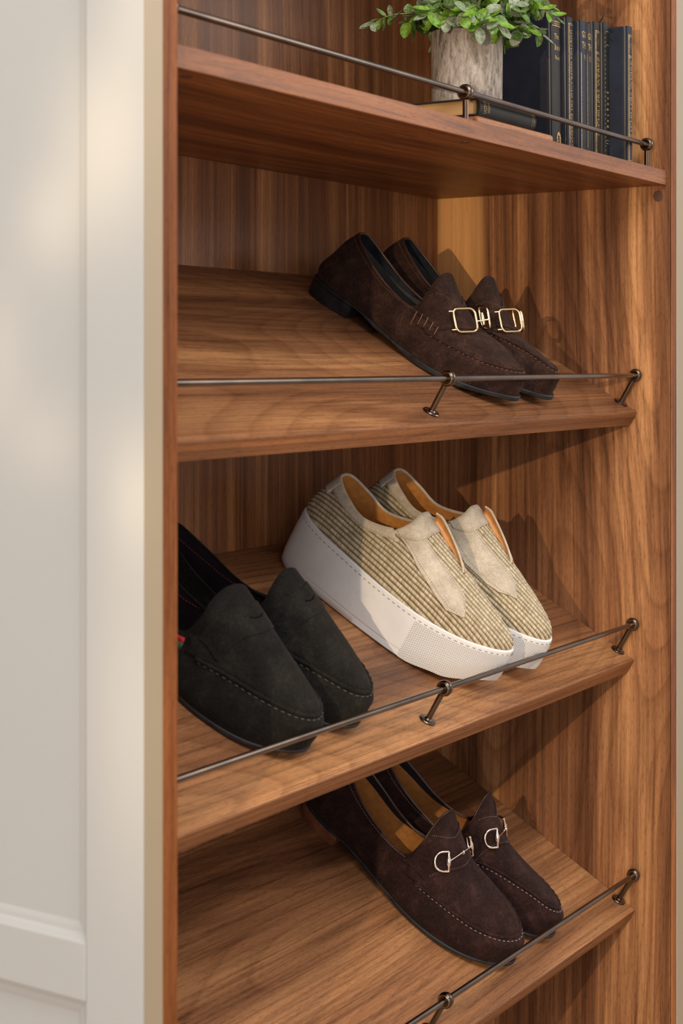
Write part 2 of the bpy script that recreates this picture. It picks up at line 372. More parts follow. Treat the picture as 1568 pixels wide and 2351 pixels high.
def rubber():
    q = NT('white_rubber'); tc = q.n('ShaderNodeTexCoord'); a = q.noise(tc.outputs['Object'], 30.0, 4.0, 0.6); b = q.noise(tc.outputs['Object'], 420.0, 2.0)
    col = q.ramp(a, [(0.3, (0.66, 0.645, 0.63)), (0.7, (0.74, 0.725, 0.71))])
    col = q.mix(1.0, col, q.ramp(b, [(0.22, (0.62, 0.6, 0.58)), (0.30, (1, 1, 1))]), 'MULTIPLY')
    q.l(col, q.b.inputs['Base Color']); q.b.inputs['Roughness'].default_value = 0.42; return q.m
M_RUBBER = rubber()
def bumper():
    q = NT('embossed_rubber'); uv = q.n('ShaderNodeUVMap')
    mp = q.n('ShaderNodeMapping'); mp.inputs['Rotation'].default_value = (0, 0, R(45)); mp.inputs['Scale'].default_value = (1, 1, 1); q.l(uv.outputs[0], mp.inputs[0])
    sx = q.n('ShaderNodeSeparateXYZ'); q.l(mp.outputs[0], sx.inputs[0])
    f = 2*math.pi/0.0020
    h = q.math('ADD', q.math('SINE', q.math('MULTIPLY', sx.outputs[0], f)), q.math('SINE', q.math('MULTIPLY', sx.outputs[1], f)))
    q.b.inputs['Base Color'].default_value = (0.70, 0.685, 0.67, 1); q.b.inputs['Roughness'].default_value = 0.5
    q.bump(h, 0.6, 0.0005); return q.m
M_BUMPER = bumper()
def woven():
    """raffia ribs: the ribs are real geometry (uv.y counts ribs), thread wraps are relief and colour"""
    q = NT('woven_raffia'); uv = q.n('ShaderNodeUVMap'); sx = q.n('ShaderNodeSeparateXYZ'); q.l(uv.outputs[0], sx.inputs[0])
    rib = q.math('FLOOR', sx.outputs[1]); fr = q.math('SUBTRACT', sx.outputs[1], rib)
    ph = q.math('MULTIPLY_ADD', fr, 1.6, q.math('MULTIPLY', rib, 0.37))
    th = q.math('SINE', q.math('MULTIPLY', q.math('ADD', q.math('MULTIPLY', sx.outputs[0], 800.0), ph), 2*math.pi))
    cv = q.n('ShaderNodeCombineXYZ'); q.l(q.math('FLOOR', q.math('ADD', q.math('MULTIPLY', sx.outputs[0], 800.0), ph)), cv.inputs[0]); q.l(rib, cv.inputs[1])
    wn = q.n('ShaderNodeTexWhiteNoise', noise_dimensions='2D'); q.l(cv.outputs[0], wn.inputs['Vector'])
    tc = q.n('ShaderNodeTexCoord'); n = q.noise(tc.outputs['Object'], 60.0, 3.0)
    col = q.ramp(wn.outputs['Value'], [(0.0, (0.40, 0.315, 0.19)), (0.45, (0.50, 0.41, 0.265)), (1.0, (0.64, 0.555, 0.39))])
    col = q.mix(0.35, col, q.ramp(n, [(0.3, (0.55, 0.5, 0.42)), (0.7, (1.1, 1.1, 1.1))]), 'MULTIPLY')
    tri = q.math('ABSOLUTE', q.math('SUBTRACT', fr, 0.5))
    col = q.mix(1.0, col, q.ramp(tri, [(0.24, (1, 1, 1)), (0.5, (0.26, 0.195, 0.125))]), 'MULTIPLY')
    q.l(col, q.b.inputs['Base Color']); q.b.inputs['Roughness'].default_value = 0.62
    q.bump(th, 0.45, 0.0006); return q.m
M_WOVEN = woven()

# ------------------------------------------------------------------ shoe geometry
MS = 10          # samples per station round the shoe
def loop_from(rows, mir):
    """rows: 9 stations (u, v_lateral, v_medial, z) heel centre -> toe centre; returns closed loop in metres"""
    c = [(q[0], q[1], q[3]) for q in rows] + [(q[0], q[2], q[-1]) for q in rows[7:0:-1]]      # optional 5th value: medial height
    pts = spline([(x*.001, y*.001, z*.001) for x, y, z in c], MS, True)
    if mir: pts = [Vector((p.x, -p.y, p.z)) for p in pts]
    return pts
NJ = 16*MS
def across(loops, m):
    """spline across guide loops -> rows[r][j]"""
    cols = [spline([lp[j] for lp in loops], m) for j in range(NJ)]
    return [[cols[j][r] for j in range(NJ)] for r in range(len(cols[0]))]
def grid_normals(rows, mir):
    nr = len(rows); out = []
    for r in range(nr):
        line = []
        for j in range(NJ):
            du = rows[r][(j+1) % NJ] - rows[r][j-1]; dr = rows[min(nr-1, r+1)][j] - rows[max(0, r-1)][j]
            n = du.cross(dr)
            if n.length < 1e-12: n = Vector((0,0,1))
            n.normalize(); line.append(-n if mir else n)
        out.append(line)
    return out
def patch(rows, nrm, r0, r1, js, off, mir, thick=0.0):
    """sub-grid r0..r1 over the list of js (consecutive, may wrap), pushed out by off; closed shell when thick"""
    closed = len(js) == NJ
    V = []; F = []; n = len(js)
    for r in range(r0, r1+1):
        for j in js: V.append(rows[r][j] + nrm[r][j]*off)
    R_ = r1 - r0
    for r in range(R_):
        for k in range(n if closed else n-1):
            F.append((r*n+k, r*n+(k+1) % n, (r+1)*n+(k+1) % n, (r+1)*n+k))
    if thick:
        b = len(V); 
        for r in range(r0, r1+1):
            for j in js: V.append(rows[r][j] + nrm[r][j]*(off-thick))
        for r in range(R_):
            for k in range(n if closed else n-1):
                F.append((b+r*n+k, b+(r+1)*n+k, b+(r+1)*n+(k+1) % n, b+r*n+(k+1) % n))
        for k in range(n if closed else n-1):
            k2 = (k+1) % n
            F.append((k, b+k, b+k2, k2)); F.append((R_*n+k, R_*n+k2, b+R_*n+k2, b+R_*n+k))
        if not closed:
            for r in range(R_):
                F.append((r*n, (r+1)*n, b+(r+1)*n, b+r*n)); F.append((r*n+n-1, b+r*n+n-1, b+(r+1)*n+n-1, (r+1)*n+n-1))
    return V, F
def jrange(a, b): return [j % NJ for j in range(a, b+1)]
def bridge(rowsV, closed=True):
    V = [p for row in rowsV for p in row]; n = len(rowsV[0]); F = []
    for r in range(len(rowsV)-1):
        for k in range(n): F.append((r*n+k, r*n+(k+1) % n, (r+1)*n+(k+1) % n, (r+1)*n+k))
    return V, F
def span_cap(loop, base):
    """faces closing a bilateral loop by matching lateral and medial points"""
    F = []; h = NJ//2
    for j in range(0, h):
        a, b = j, j+1; c, d = (NJ-j-1) % NJ, (NJ-j) % NJ
        f = [base+a, base+b, base+c, base+d]; f2 = []
        for x in f:
            if x not in f2: f2.append(x)
        if len(f2) >= 3: F.append(tuple(f2))
    return F
def off_loop(loop, e, mir):
    out = []
    for j in range(NJ):
        t = loop[(j+1) % NJ] - loop[j-1]; t.z = 0
        n = Vector((-t.y, t.x, 0)); 
        n = -n if False else n
        if n.length < 1e-9: n = Vector((1,0,0))
        n.normalize()
        if mir: n = -n
        out.append(loop[j] - n*e if False else loop[j] + n*(-e))
    return out
def lerp_tab(tab, x):
    for (a, fa), (b, fb) in zip(tab, tab[1:]):
        if x <= b:
            t = max(0, (x-a)/(b-a)); t = t*t*(3-2*t); return fa + (fb-fa)*t
    return tab[-1][1]
def stitches(path, nrm, lift, ln, gap, rad, name, mat, parent):
    m = MB(); acc = 0.0; i = 0
    # resample
    d = [0.0]
    for a, b in zip(path, path[1:]): d.append(d[-1] + (b-a).length)
    def at(s):
        for q in range(len(d)-1):
            if d[q+1] >= s:
                t = (s-d[q])/max(1e-9, d[q+1]-d[q]); return path[q].lerp(path[q+1], t), nrm[q].lerp(nrm[q+1], t).normalized()
        return path[-1], nrm[-1]
    s = gap
    while s + ln < d[-1]:
        p0, n0 = at(s); pm, nm = at(s+ln/2); p1, n1 = at(s+ln)
        m.tube([p0+n0*(lift-rad*1.2), pm+nm*lift, p1+n1*(lift-rad*1.2)], [rad*.7, rad, rad*.7], 5); s += ln+gap
    o = m.build(name, mat, parent, True); o['kind'] = 'stuff'; return o
def add(name, VF, mat, parent, uvs=None): return mobj(name, VF[0], VF[1], mat, parent, True, uvs)

class Shoe:
    def __init__(s, root, guides, mir, m=5):
        s.root = root; s.mir = mir; s.m = m
        s.loops = [loop_from(g, mir) for g in guides]
        s.rows = across(s.loops, m); s.nrm = grid_normals(s.rows, mir)
        s.S = s.loops[0]; s.T = s.loops[-1]; s.nr = len(s.rows)
        V, F = bridge(s.rows); s.bvh = BVHTree.FromPolygons(V, F)
    def drop(s, u, v, z=0.25):
        """surface point and normal under (u, v) given in mm, v positive medial"""
        vy = -v if s.mir else v
        h, n, i, d = s.bvh.ray_cast(Vector((u*.001, vy*.001, z)), Vector((0, 0, -1)))
        if h is None: return Vector((u*.001, vy*.001, 0.05)), Vector((0, 0, 1))
        if n.z < 0: n = -n
        return h, n
    def inner(s, t, r0):
        rows = [[s.rows[r][j] - s.nrm[r][j]*t for j in range(NJ)] for r in range(r0, s.nr)]
        V, F = bridge(rows); return V, [f[::-1] for f in F]
    def drop_patch(s, outline_fn, nu, nv, off, thick, name, mat, parent=None):
        """outline_fn(a, b) -> (u, v) for a, b in 0..1"""
        V = []; N = []
        for i in range(nu+1):
            for k in range(nv+1):
                u, v = outline_fn(i/nu, k/nv); h, n = s.drop(u, v); V.append(h); N.append(n)
        # relax normals
        n1 = nv+1; top = [p + q*off for p, q in zip(V, N)]; bot = [p + q*(off-thick) for p, q in zip(V, N)]
        F = []; b = len(top)
        for i in range(nu):
            for k in range(nv):
                f = (i*n1+k, i*n1+k+1, (i+1)*n1+k+1, (i+1)*n1+k); F.append(f); F.append(tuple(b+x for x in f[::-1]))
        per = [k for k in range(n1)] + [i*n1+nv for i in range(1, nu+1)] + [nu*n1+k for k in range(nv-1, -1, -1)] + [i*n1 for i in range(nu-1, 0, -1)]
        for x, y in zip(per, per[1:]+per[:1]): F.append((x, y, b+y, b+x))
        o = fixn(mobj(name, top+bot, F, mat, parent or s.root, True)); o.data.set_sharp_from_angle(angle=R(50)); return o
    def clear(s, pts, an, margin):
        """how far pts must rise along an so that none sinks below the surface"""
        need = -1.0
        for p in pts:
            h, n, i, d = s.bvh.ray_cast(p + an*0.06, -an)
            if h is not None: need = max(need, (h - p).dot(an) + margin)
        return need
    def hug(s, pts_uv, lift):
        out = []; nn = []
        for u, v in pts_uv:
            h, n = s.drop(u, v); out.append(h + n*lift); nn.append(n)
        return out, nn
    def sole(s, welt, ztab, tab_th, mat, name='sole', edge=0.0012, under=-0.004):
        """welted sole: follows S outline, bottom height from ztab(u mm)->mm"""
        A = off_loop(s.S, -0.004, s.mir); Bo = off_loop(s.S, welt, s.mir)
        top_in = [Vector((p.x, p.y, q.z-0.0002)) for p, q in zip(A, s.S)]
        top = [Vector((p.x, p.y, q.z)) for p, q in zip(off_loop(s.S, welt-edge, s.mir), s.S)]
        th = [s.S[j].z - lerp_tab(ztab, s.S[j].x*1000)*.001 for j in range(NJ)]
        up = [Vector((p.x, p.y, s.S[j].z-edge)) for j, p in enumerate(Bo)]
        lo_ = [Vector((p.x, p.y, s.S[j].z-th[j]+edge)) for j, p in enumerate(Bo)]
        bt = [Vector((p.x, p.y, s.S[j].z-th[j])) for j, p in enumerate(off_loop(s.S, welt-edge*1.4, s.mir))]
        rows = [top_in, top, up, lo_, bt]
        V, F = bridge(rows); F += span_cap(bt, 4*NJ)
        o = fixn(mobj(name, V, F, mat, s.root, True)); o.data.set_sharp_from_angle(angle=R(40)); s.bot = bt; return o
    def heel(s, u_end, welt, zbot, ztab, mat, name='heel', taper=0.002):
        js = [j for j in range(-NJ//2, NJ//2) if s.S[j % NJ].x*1000 <= u_end]
        lp = off_loop(s.S, welt, s.mir); ring = [lp[j % NJ] for j in js]
        cx = u_end*.0005
        top = [Vector((p.x, p.y, lerp_tab(ztab, p.x*1000)*.001)) for p in ring]
        nb = len(ring); c = Vector((u_end*.0006, 0, 0))
        bot = [Vector((p.x + (c.x-p.x)*0.05, p.y*0.95, zbot*.001)) for p in ring]
        mid = [Vector((p.x, p.y, zbot*.001+0.002)).lerp(q, 0.5) for p, q in zip(ring, top)]
        V = top + mid + bot; F = []
        for r in range(2):
            for k in range(nb): F.append((r*nb+k, r*nb+(k+1) % nb, (r+1)*nb+(k+1) % nb, (r+1)*nb+k))
        F.append(tuple(range(nb-1, -1, -1))); F.append(tuple(2*nb+k for k in range(nb)))
        o = fixn(mobj(name, V, F, mat, s.root, False)); autosmooth(o, 40); return o
    def insole(s, r, lift, mat, name='insole', t=0.003):
        A = [s.rows[r][j] - s.nrm[r][j]*t for j in range(NJ)]
        A = [Vector((p.x, p.y, p.z+lift)) for p in A]
        return mobj(name, A, span_cap(A, 0), mat, s.root, True)

def shoe_root(name, shelf_i, X0, s0, yaw, lift, label, cat, group):
    M = SM[shelf_i] @ Matrix.Translation((X0, s0, lift)) @ Matrix.Rotation(R(-90+yaw), 4, 'Z')
    # local x = down the slope (toe), local y = +X, local z = off the shelf
    return empty(name, M, label, cat, group)

def sec(a, b): # station range -> js
    return jrange(int(a*MS), int(b*MS))

# ---------------------------------------------------------------- loafer guides (u, v lateral, v medial, z) in mm
def G_A():
    S = [(3,0,0,24),(9,-21,21,24),(40,-33,33,23),(95,-34,30,17),(150,-43,37,10),(203,-50,44,8),(250,-39,43,11),(284,-15,31,16),(297,9,9,18)]
    B = [(0,0,0,38),(6,-22,22,38),(40,-36,35,36),(95,-37,33,28),(150,-46,39,24),(203,-51,45,25),(251,-39,43,29),(285,-14,30,31),(298,9,9,32)]
    A = [(9,0,0,58),(14,-20,20,58),(46,-34,33,52),(100,-36,32,43),(160,-45,38,42,44),(205,-44,36,41,54),(249,-32,29,42,55),(278,-11,19,46,50),(288,8,8,48)]
    V = [(17,0,0,80),(23,-19,19,78),(56,-31,30,65),(103,-34,30,52),(158,-42,35,52,55),(190,-35,29,56,64),(203,-22,20,61,66),(207,-9,11,64,66),(208,2,2,65)]
    T = [(27,0,0,96),(33,-17,17,93),(66,-29,27,76),(104,-32,29,61),(144,-35,30,57),(153,-38,32,79),(154,-32,27,95),(153,-17,15,104),(152,0,0,106)]
    return [S,B,A,V,T]
def G_G():
    S = [(3,0,0,22),(9,-22,22,22),(42,-34,34,20),(105,-35,32,14),(165,-45,40,8),(222,-53,47,6),(275,-46,47,8),(312,-24,35,12),(327,8,8,14)]
    B = [(0,0,0,36),(6,-23,23,36),(42,-37,36,34),(105,-38,35,25),(165,-48,42,20),(222,-55,49,21),(276,-47,48,24),(313,-24,36,27),(328,8,8,28)]
    A = [(9,0,0,58),(14,-20,20,58),(48,-35,34,52),(110,-38,34,41),(174,-46,40,43,46),(224,-46,40,43,57),(274,-39,36,42,57),(306,-19,26,43,50),(318,7,7,46)]
    V = [(17,0,0,80),(23,-19,19,78),(58,-32,31,65),(113,-35,32,52),(170,-43,37,55,60),(204,-36,32,61,75),(215,-24,22,69,80),(219,-10,12,75,81),(220,3,3,78)]
    T = [(27,0,0,97),(33,-17,17,94),(70,-30,28,76),(115,-33,30,60),(159,-37,32,58),(172,-39,34,84,88),(172,-31,28,104,108),(171,-16,15,117,119),(171,0,0,121)]
    return [S,B,A,V,T]
def G_B():
    S = [(3,0,0,12),(9,-22,22,12),(42,-34,34,11),(100,-36,33,9),(155,-45,40,7),(208,-52,46,6),(258,-45,45,8),(292,-23,34,12),(305,7,7,14)]
    B = [(-2,0,0,26),(5,-23,23,26),(42,-37,36,24),(100,-40,36,20),(155,-49,43,20),(208,-55,49,21),(260,-47,48,25),(294,-23,36,29),(307,7,7,31)]
    A = [(7,0,0,48),(12,-20,20,48),(46,-35,34,42),(105,-38,34,38),(165,-48,40,47),(210,-46,41,53),(258,-38,39,54),(288,-18,28,51),(299,6,6,50)]
    V = [(14,0,0,70),(20,-19,19,69),(56,-32,31,58),(108,-36,32,52),(162,-46,39,62),(200,-39,35,76),(218,-26,25,84),(224,-11,14,87),(225,2,2,88)]
    T = [(22,0,0,88),(28,-17,17,86),(66,-30,28,72),(110,-34,31,60),(150,-40,35,60),(163,-44,38,84),(163,-37,33,102),(161,-20,18,111),(160,0,0,113)]
    return [S,B,A,V,T]
def rounded_rect(cu, cv, hu, hv, rad, n=6, waist=0.0):
    pts = []
    for sx, sy, a0 in ((1,1,0),(-1,1,90),(-1,-1,180),(1,-1,270)):
        for k in range(n+1):
            a = R(a0+90*k/n); pts.append((cu + sx*(hu-rad) + rad*math.cos(a), cv + sy*(hv-rad) + rad*math.sin(a)))
    return pts

def loafer(kind, name, shelf_i, X0, s0, yaw, lift, mir, label, group):
    root = shoe_root(name, shelf_i, X0, s0, yaw, lift, label, 'shoe', group)
    P = {'A': dict(g=G_A, up=S_BROWN, lin=L_NAVY, ins=L_GREY, sole=L_SOLE, heel=L_SOLE, th=M_THREAD_B, bind=L_BIND,
                   zt=[(0,19),(75,17),(120,9),(190,1),(225,2),(300,11)], ue=72, welt=.0042),
         'G': dict(g=G_G, up=S_DARK, lin=L_NAVY, ins=L_CARAMEL, sole=L_SOLE, heel=L_HEEL, th=M_THREAD_L, bind=L_BIND,
                   zt=[(0,17),(80,14),(130,7),(200,1),(245,1),(328,9)], ue=76, welt=.0030),
         'B': dict(g=G_B, up=S_BLACK, lin=L_PURPLE, ins=L_PURPLE, sole=L_SOLE, heel=L_SOLE, th=M_THREAD_K, bind=L_BIND,
                   zt=[(0,7),(80,5),(130,3),(200,1),(240,1),(306,9)], ue=60, welt=.0008)}[kind]
    s = Shoe(root, P['g'](), mir); m = s.m; rA = 2*m; rT = 4*m
    front = sec(4, 12); back = sec(12, 20)
    # quarters + vamp wall as one piece, apron as another
    V, F = patch(s.rows, s.nrm, 0, rA, jrange(0, NJ-1), 0, mir); o = mobj('upper', V, F, P['up'], root, True)
    V, F = patch(s.rows, s.nrm, rA, rT, back, 0, mir); mobj('quarter', V, F, P['up'], root, True)
    V, F = patch(s.rows, s.nrm, rA, rT, front, 0.0007, mir, 0.0026); fixn(mobj('apron', V, F, P['up'], root, True))
    rc = int(rT*0.80)
    inn = [[s.rows[r][j] - s.nrm[r][j]*0.0024 for j in range(NJ)] for r in range(0, s.nr)]
    V, F = bridge(inn[1:rc+1]); mobj('lining', V, [f[::-1] for f in F], P['ins'], root, True)
    V, F = bridge(inn[rc:]); mobj('collar_lining', V, [f[::-1] for f in F], P['lin'], root, True)
    s.insole(1, 0.004, P['ins'])
    # topline binding
    js = sec(11.9, 20.1); autosmooth(MB().tube([s.T[j] - s.nrm[-1][j]*0.0012 for j in js], 0.0016, 8).build('topline_binding', P['bind'] if kind != 'B' else P['up'], root), 80)
    js = sec(4, 12); autosmooth(MB().tube([s.T[j] - s.nrm[-1][j]*0.0012 for j in js], 0.0013 if kind != 'A' else 0.0016, 8).build('tongue_edge', P['bind'] if kind == 'G' else P['up'], root), 80)
    # raised apron seam and stitches
    js = sec(4.3, 11.7); seam = [s.rows[rA][j] for j in js]; sn = [s.nrm[rA][j] for j in js]
    random.seed(3)
    rr = [(0.0020 if kind != 'B' else 0.0022)*(1 + 0.26*math.sin(i*2.1)) for i in range(len(js))]
    MB().tube([p + n*0.0004 for p, n in zip(seam, sn)], rr, 8).build('apron_seam', P['up'], root, True)
    low = [s.rows[rA-1][j].lerp(s.rows[rA][j], 0.45) for j in js]; ln_ = [s.nrm[rA-1][j] for j in js]
    stitches(low, ln_, 0.0006, 0.0033 if kind != 'B' else 0.0045, 0.0030, 0.00055 if kind != 'B' else 0.0007, 'stitching', P['th'], root)
    # vertical back seam + quarter stitch line
    for st in (1.6, 14.4):
        jj = int(st*MS) % NJ; pth = [s.rows[r][jj] for r in range(1, rT)]; nn = [s.nrm[r][jj] for r in range(1, rT)]
        MB().tube([p + n*0.0001 for p, n in zip(pth, nn)], 0.0005, 6).build('back_seam', P['up'], root, True)
    js = sec(12.0, 20.0); r6 = rT-2
    stitches([s.rows[r6][j] for j in js], [s.nrm[r6][j] for j in js], 0.0003, 0.0022, 0.0012, 0.00035, 'topline_stitching', P['up'] if kind == 'B' else P['th'], root)
    s.sole(P['welt'], P['zt'], 0, P['sole'])
    s.heel(P['ue'], P['welt']-0.0008, 0, P['zt'], P['heel'])
    # strap across the vamp
    if kind == 'A': u0, u1, hv, d0, d1 = 184, 216, 42, 36, 28
    elif kind == 'G': u0, u1, hv, d0, d1 = 190, 224, 44, 28, 24
    else: u0, u1, hv, d0, d1 = 184, 214, 46, 12, 14
    def strap(a, b):
        v = -hv + 2*hv*b + 1; e = abs(2*b-1)**1.7
        lo_u = u0 - d0*e; hi_u = u1 - d1*e
        return (lo_u + (hi_u-lo_u)*a, v)
    st = s.drop_patch(strap, 8, 28, 0.0022, 0.0040, 'strap', P['up'])
    if kind == 'B':   # penny slot
        slot = s.drop_patch(lambda a, b: (198 + 1.6*a - 3*(2*b-1)**2, -11 + 24*b), 2, 12, 0.0024, 0.0010, 'strap_slot', M_SLOT, st)
    for e in (u0+2.5, u1-3.0):
        pts = [strap((e-u0)/(u1-u0), b/24) for b in range(1, 24)]; pp, nn = s.hug(pts, 0.0022)
        if kind != 'B': stitches(pp, nn, 0.0001, 0.0018, 0.0012, 0.00028, 'strap_stitching', P['th'], st)
    if kind == 'A':
        # two hinged pale-gold frames meeting at the centre line
        inner_edges = []
        for side in (-1, 1):
            fy = -1 if mir else 1
            H = Vector((.2080, -.0015*fy, .0715)); tv = Vector((-22, 28*side*fy, -12)).normalized(); tu = Vector((20, 0, -24)).normalized()
            an = tu.cross(tv).normalized(); an = an if an.z > 0 else -an; ce = H + tv*0.0162 + an*0.0010
            pp = [ce + tu*(p*.001) + tv*(q*.001) for p, q in rounded_rect(0, 0, 14.2, 14.5, 6.8)]
            pp = [p - an*0.0014*(((p-ce).dot(tu)/0.0155)**2) for p in pp]
            lf = s.clear(pp, an, 0.0038); pp = [p + an*lf for p in pp]; ce = ce + an*lf; inner_edges.append(ce - tv*0.0145)
            autosmooth(MB().tube(pp, 0.0016, 8, True).build('buckle_frame', M_GOLD, root), 80)
            for du in (-0.0125, 0.0125):
                q0 = ce + tu*du*0.9 + tv*0.0130; q1 = q0 + tv*0.0060 - an*0.0020
                autosmooth(MB().tube([q0, q1], 0.0013, 6).build('buckle_prong', M_GOLD, root), 80)
        hm = (inner_edges[0] + inner_edges[1])/2
        autosmooth(MB().tube([hm - tu*0.0075, hm - tu*0.003, hm + tu*0.003, hm + tu*0.0075], [0.0016, 0.0022, 0.0022, 0.0016], 8).build('buckle_hinge', M_GOLD, root), 80)
        for e_ in inner_edges: autosmooth(MB().tube([hm + tu*0.002, e_ + tu*0.002], 0.0012, 6).build('buckle_link', M_GOLD, root), 80)
        # whip stitches on the strap root
        for side in (-1, 1):
            wm = MB()
            for k in range(5):
                a = 154 + k*8.0; q, n = s.hug([(a+1, side*46+1), (a, side*43+1), (a-1, side*40.5+1)], 0.0026); wm.tube(q, 0.0007, 6)
            ws = wm.build('whip_stitching', M_THREAD_B, root, True); ws['kind'] = 'stuff'
    if kind == 'G':
        fy = -1 if mir else 1
        e = [s.drop(208, 0)[0] + s.drop(208, 0)[1]*0.0062]
        for side in (-1, 1):
            Hh = Vector((.2055, .0210*side*fy, .0790 if side < 0 else .0850)); tv = Vector((-19, 20*side*fy, -8)).normalized(); tu = Vector((18, 0, -19)); tu = (tu - tv*tu.dot(tv)).normalized()
            an = tu.cross(tv); an = an if an.z > 0 else -an
            pp = [Hh - tu*0.0118*math.cos(t) + tv*(0.0178*math.sin(t)**0.55) + an*0.0010 for t in [math.pi*k/18 for k in range(19)]]
            lf = s.clear(pp, an, 0.0036); pp = [p + an*lf for p in pp]
            autosmooth(MB().tube(pp, 0.0016, 8).build('bit_ring', M_SILVER, root), 80)
            q = [pp[0], pp[0].lerp(pp[-1], .5), pp[-1]]
            autosmooth(MB().tube([q[0], q[0].lerp(q[2], .2), q[0].lerp(q[2], .35), q[1], q[0].lerp(q[2], .65), q[0].lerp(q[2], .8), q[2]], [.0015, .0015, .0026, .0030, .0026, .0015, .0015], 10).build('bit_hinge', M_SILVER, root), 60)
            autosmooth(MB().tube([q[1], q[1].lerp(e[0], .5) + an*0.0006, e[0]], [0.0015, 0.0010, 0.0012], 8).build('bit_bar', M_SILVER, root), 80)
        ring = [e[0] + Vector((0.0026*math.cos(a*math.pi/6), 0, 0.0026*math.sin(a*math.pi/6))) for a in range(12)]
        autosmooth(MB().tube(ring, 0.0009, 6, True).build('bit_link', M_SILVER, root), 80)
    if kind == 'B':
        js = sec(3.55, 3.95); 
        for r0, r1, mt in ((rA, rA+2, M_GREEN), (rA+2, rA+4, M_RED)):
            V, F = patch(s.rows, s.nrm, r0, r1, js, 0.0006, mir, 0.0008); fixn(mobj('web_tape', V, F, mt, root, True))
        js = sec(12.6, 19.4); stitches([s.rows[rT-4][j] - s.nrm[rT-4][j]*0.0024 for j in js], [-s.nrm[rT-4][j] for j in js], 0.0004, 0.0030, 0.0010, 0.0004, 'lining_stitching', M_THREAD_R, root)
    if kind == 'G':
        js = sec(4.0, 4.02)
    return root

# ---------------------------------------------------------------- sneaker
def G_N():
    S = [(4,0,0,74),(10,-24,24,73),(42,-40,40,69),(97,-47,45,64),(152,-52,49,60),(207,-52,52,58),(256,-39,51,58),(292,-14,36,60),(306,13,13,61)]
    B = [(2,0,0,84),(9,-24,24,83),(42,-41,40,79),(97,-47,45,73),(152,-52,49,70),(207,-51,52,69),(255,-37,50,69),(290,-13,35,70),(303,13,13,71)]
    A = [(6,0,0,97),(12,-23,23,97),(44,-38,38,92),(97,-45,42,86),(152,-50,45,87),(207,-47,47,85),(249,-32,42,84),(277,-11,28,82),(287,11,11,82)]
    V = [(13,0,0,114),(19,-20,20,113),(48,-34,33,106),(92,-39,36,100),(145,-43,38,110),(192,-38,36,105),(208,-22,27,109),(214,-9,17,112),(216,4,4,113)]
    T = [(22,0,0,133),(28,-17,17,131),(52,-29,29,121),(84,-33,32,112),(124,-35,33,123),(136,-30,28,136),(137,-20,19,143),(136,-10,11,147),(136,1,1,148)]
    return [S,B,A,V,T]
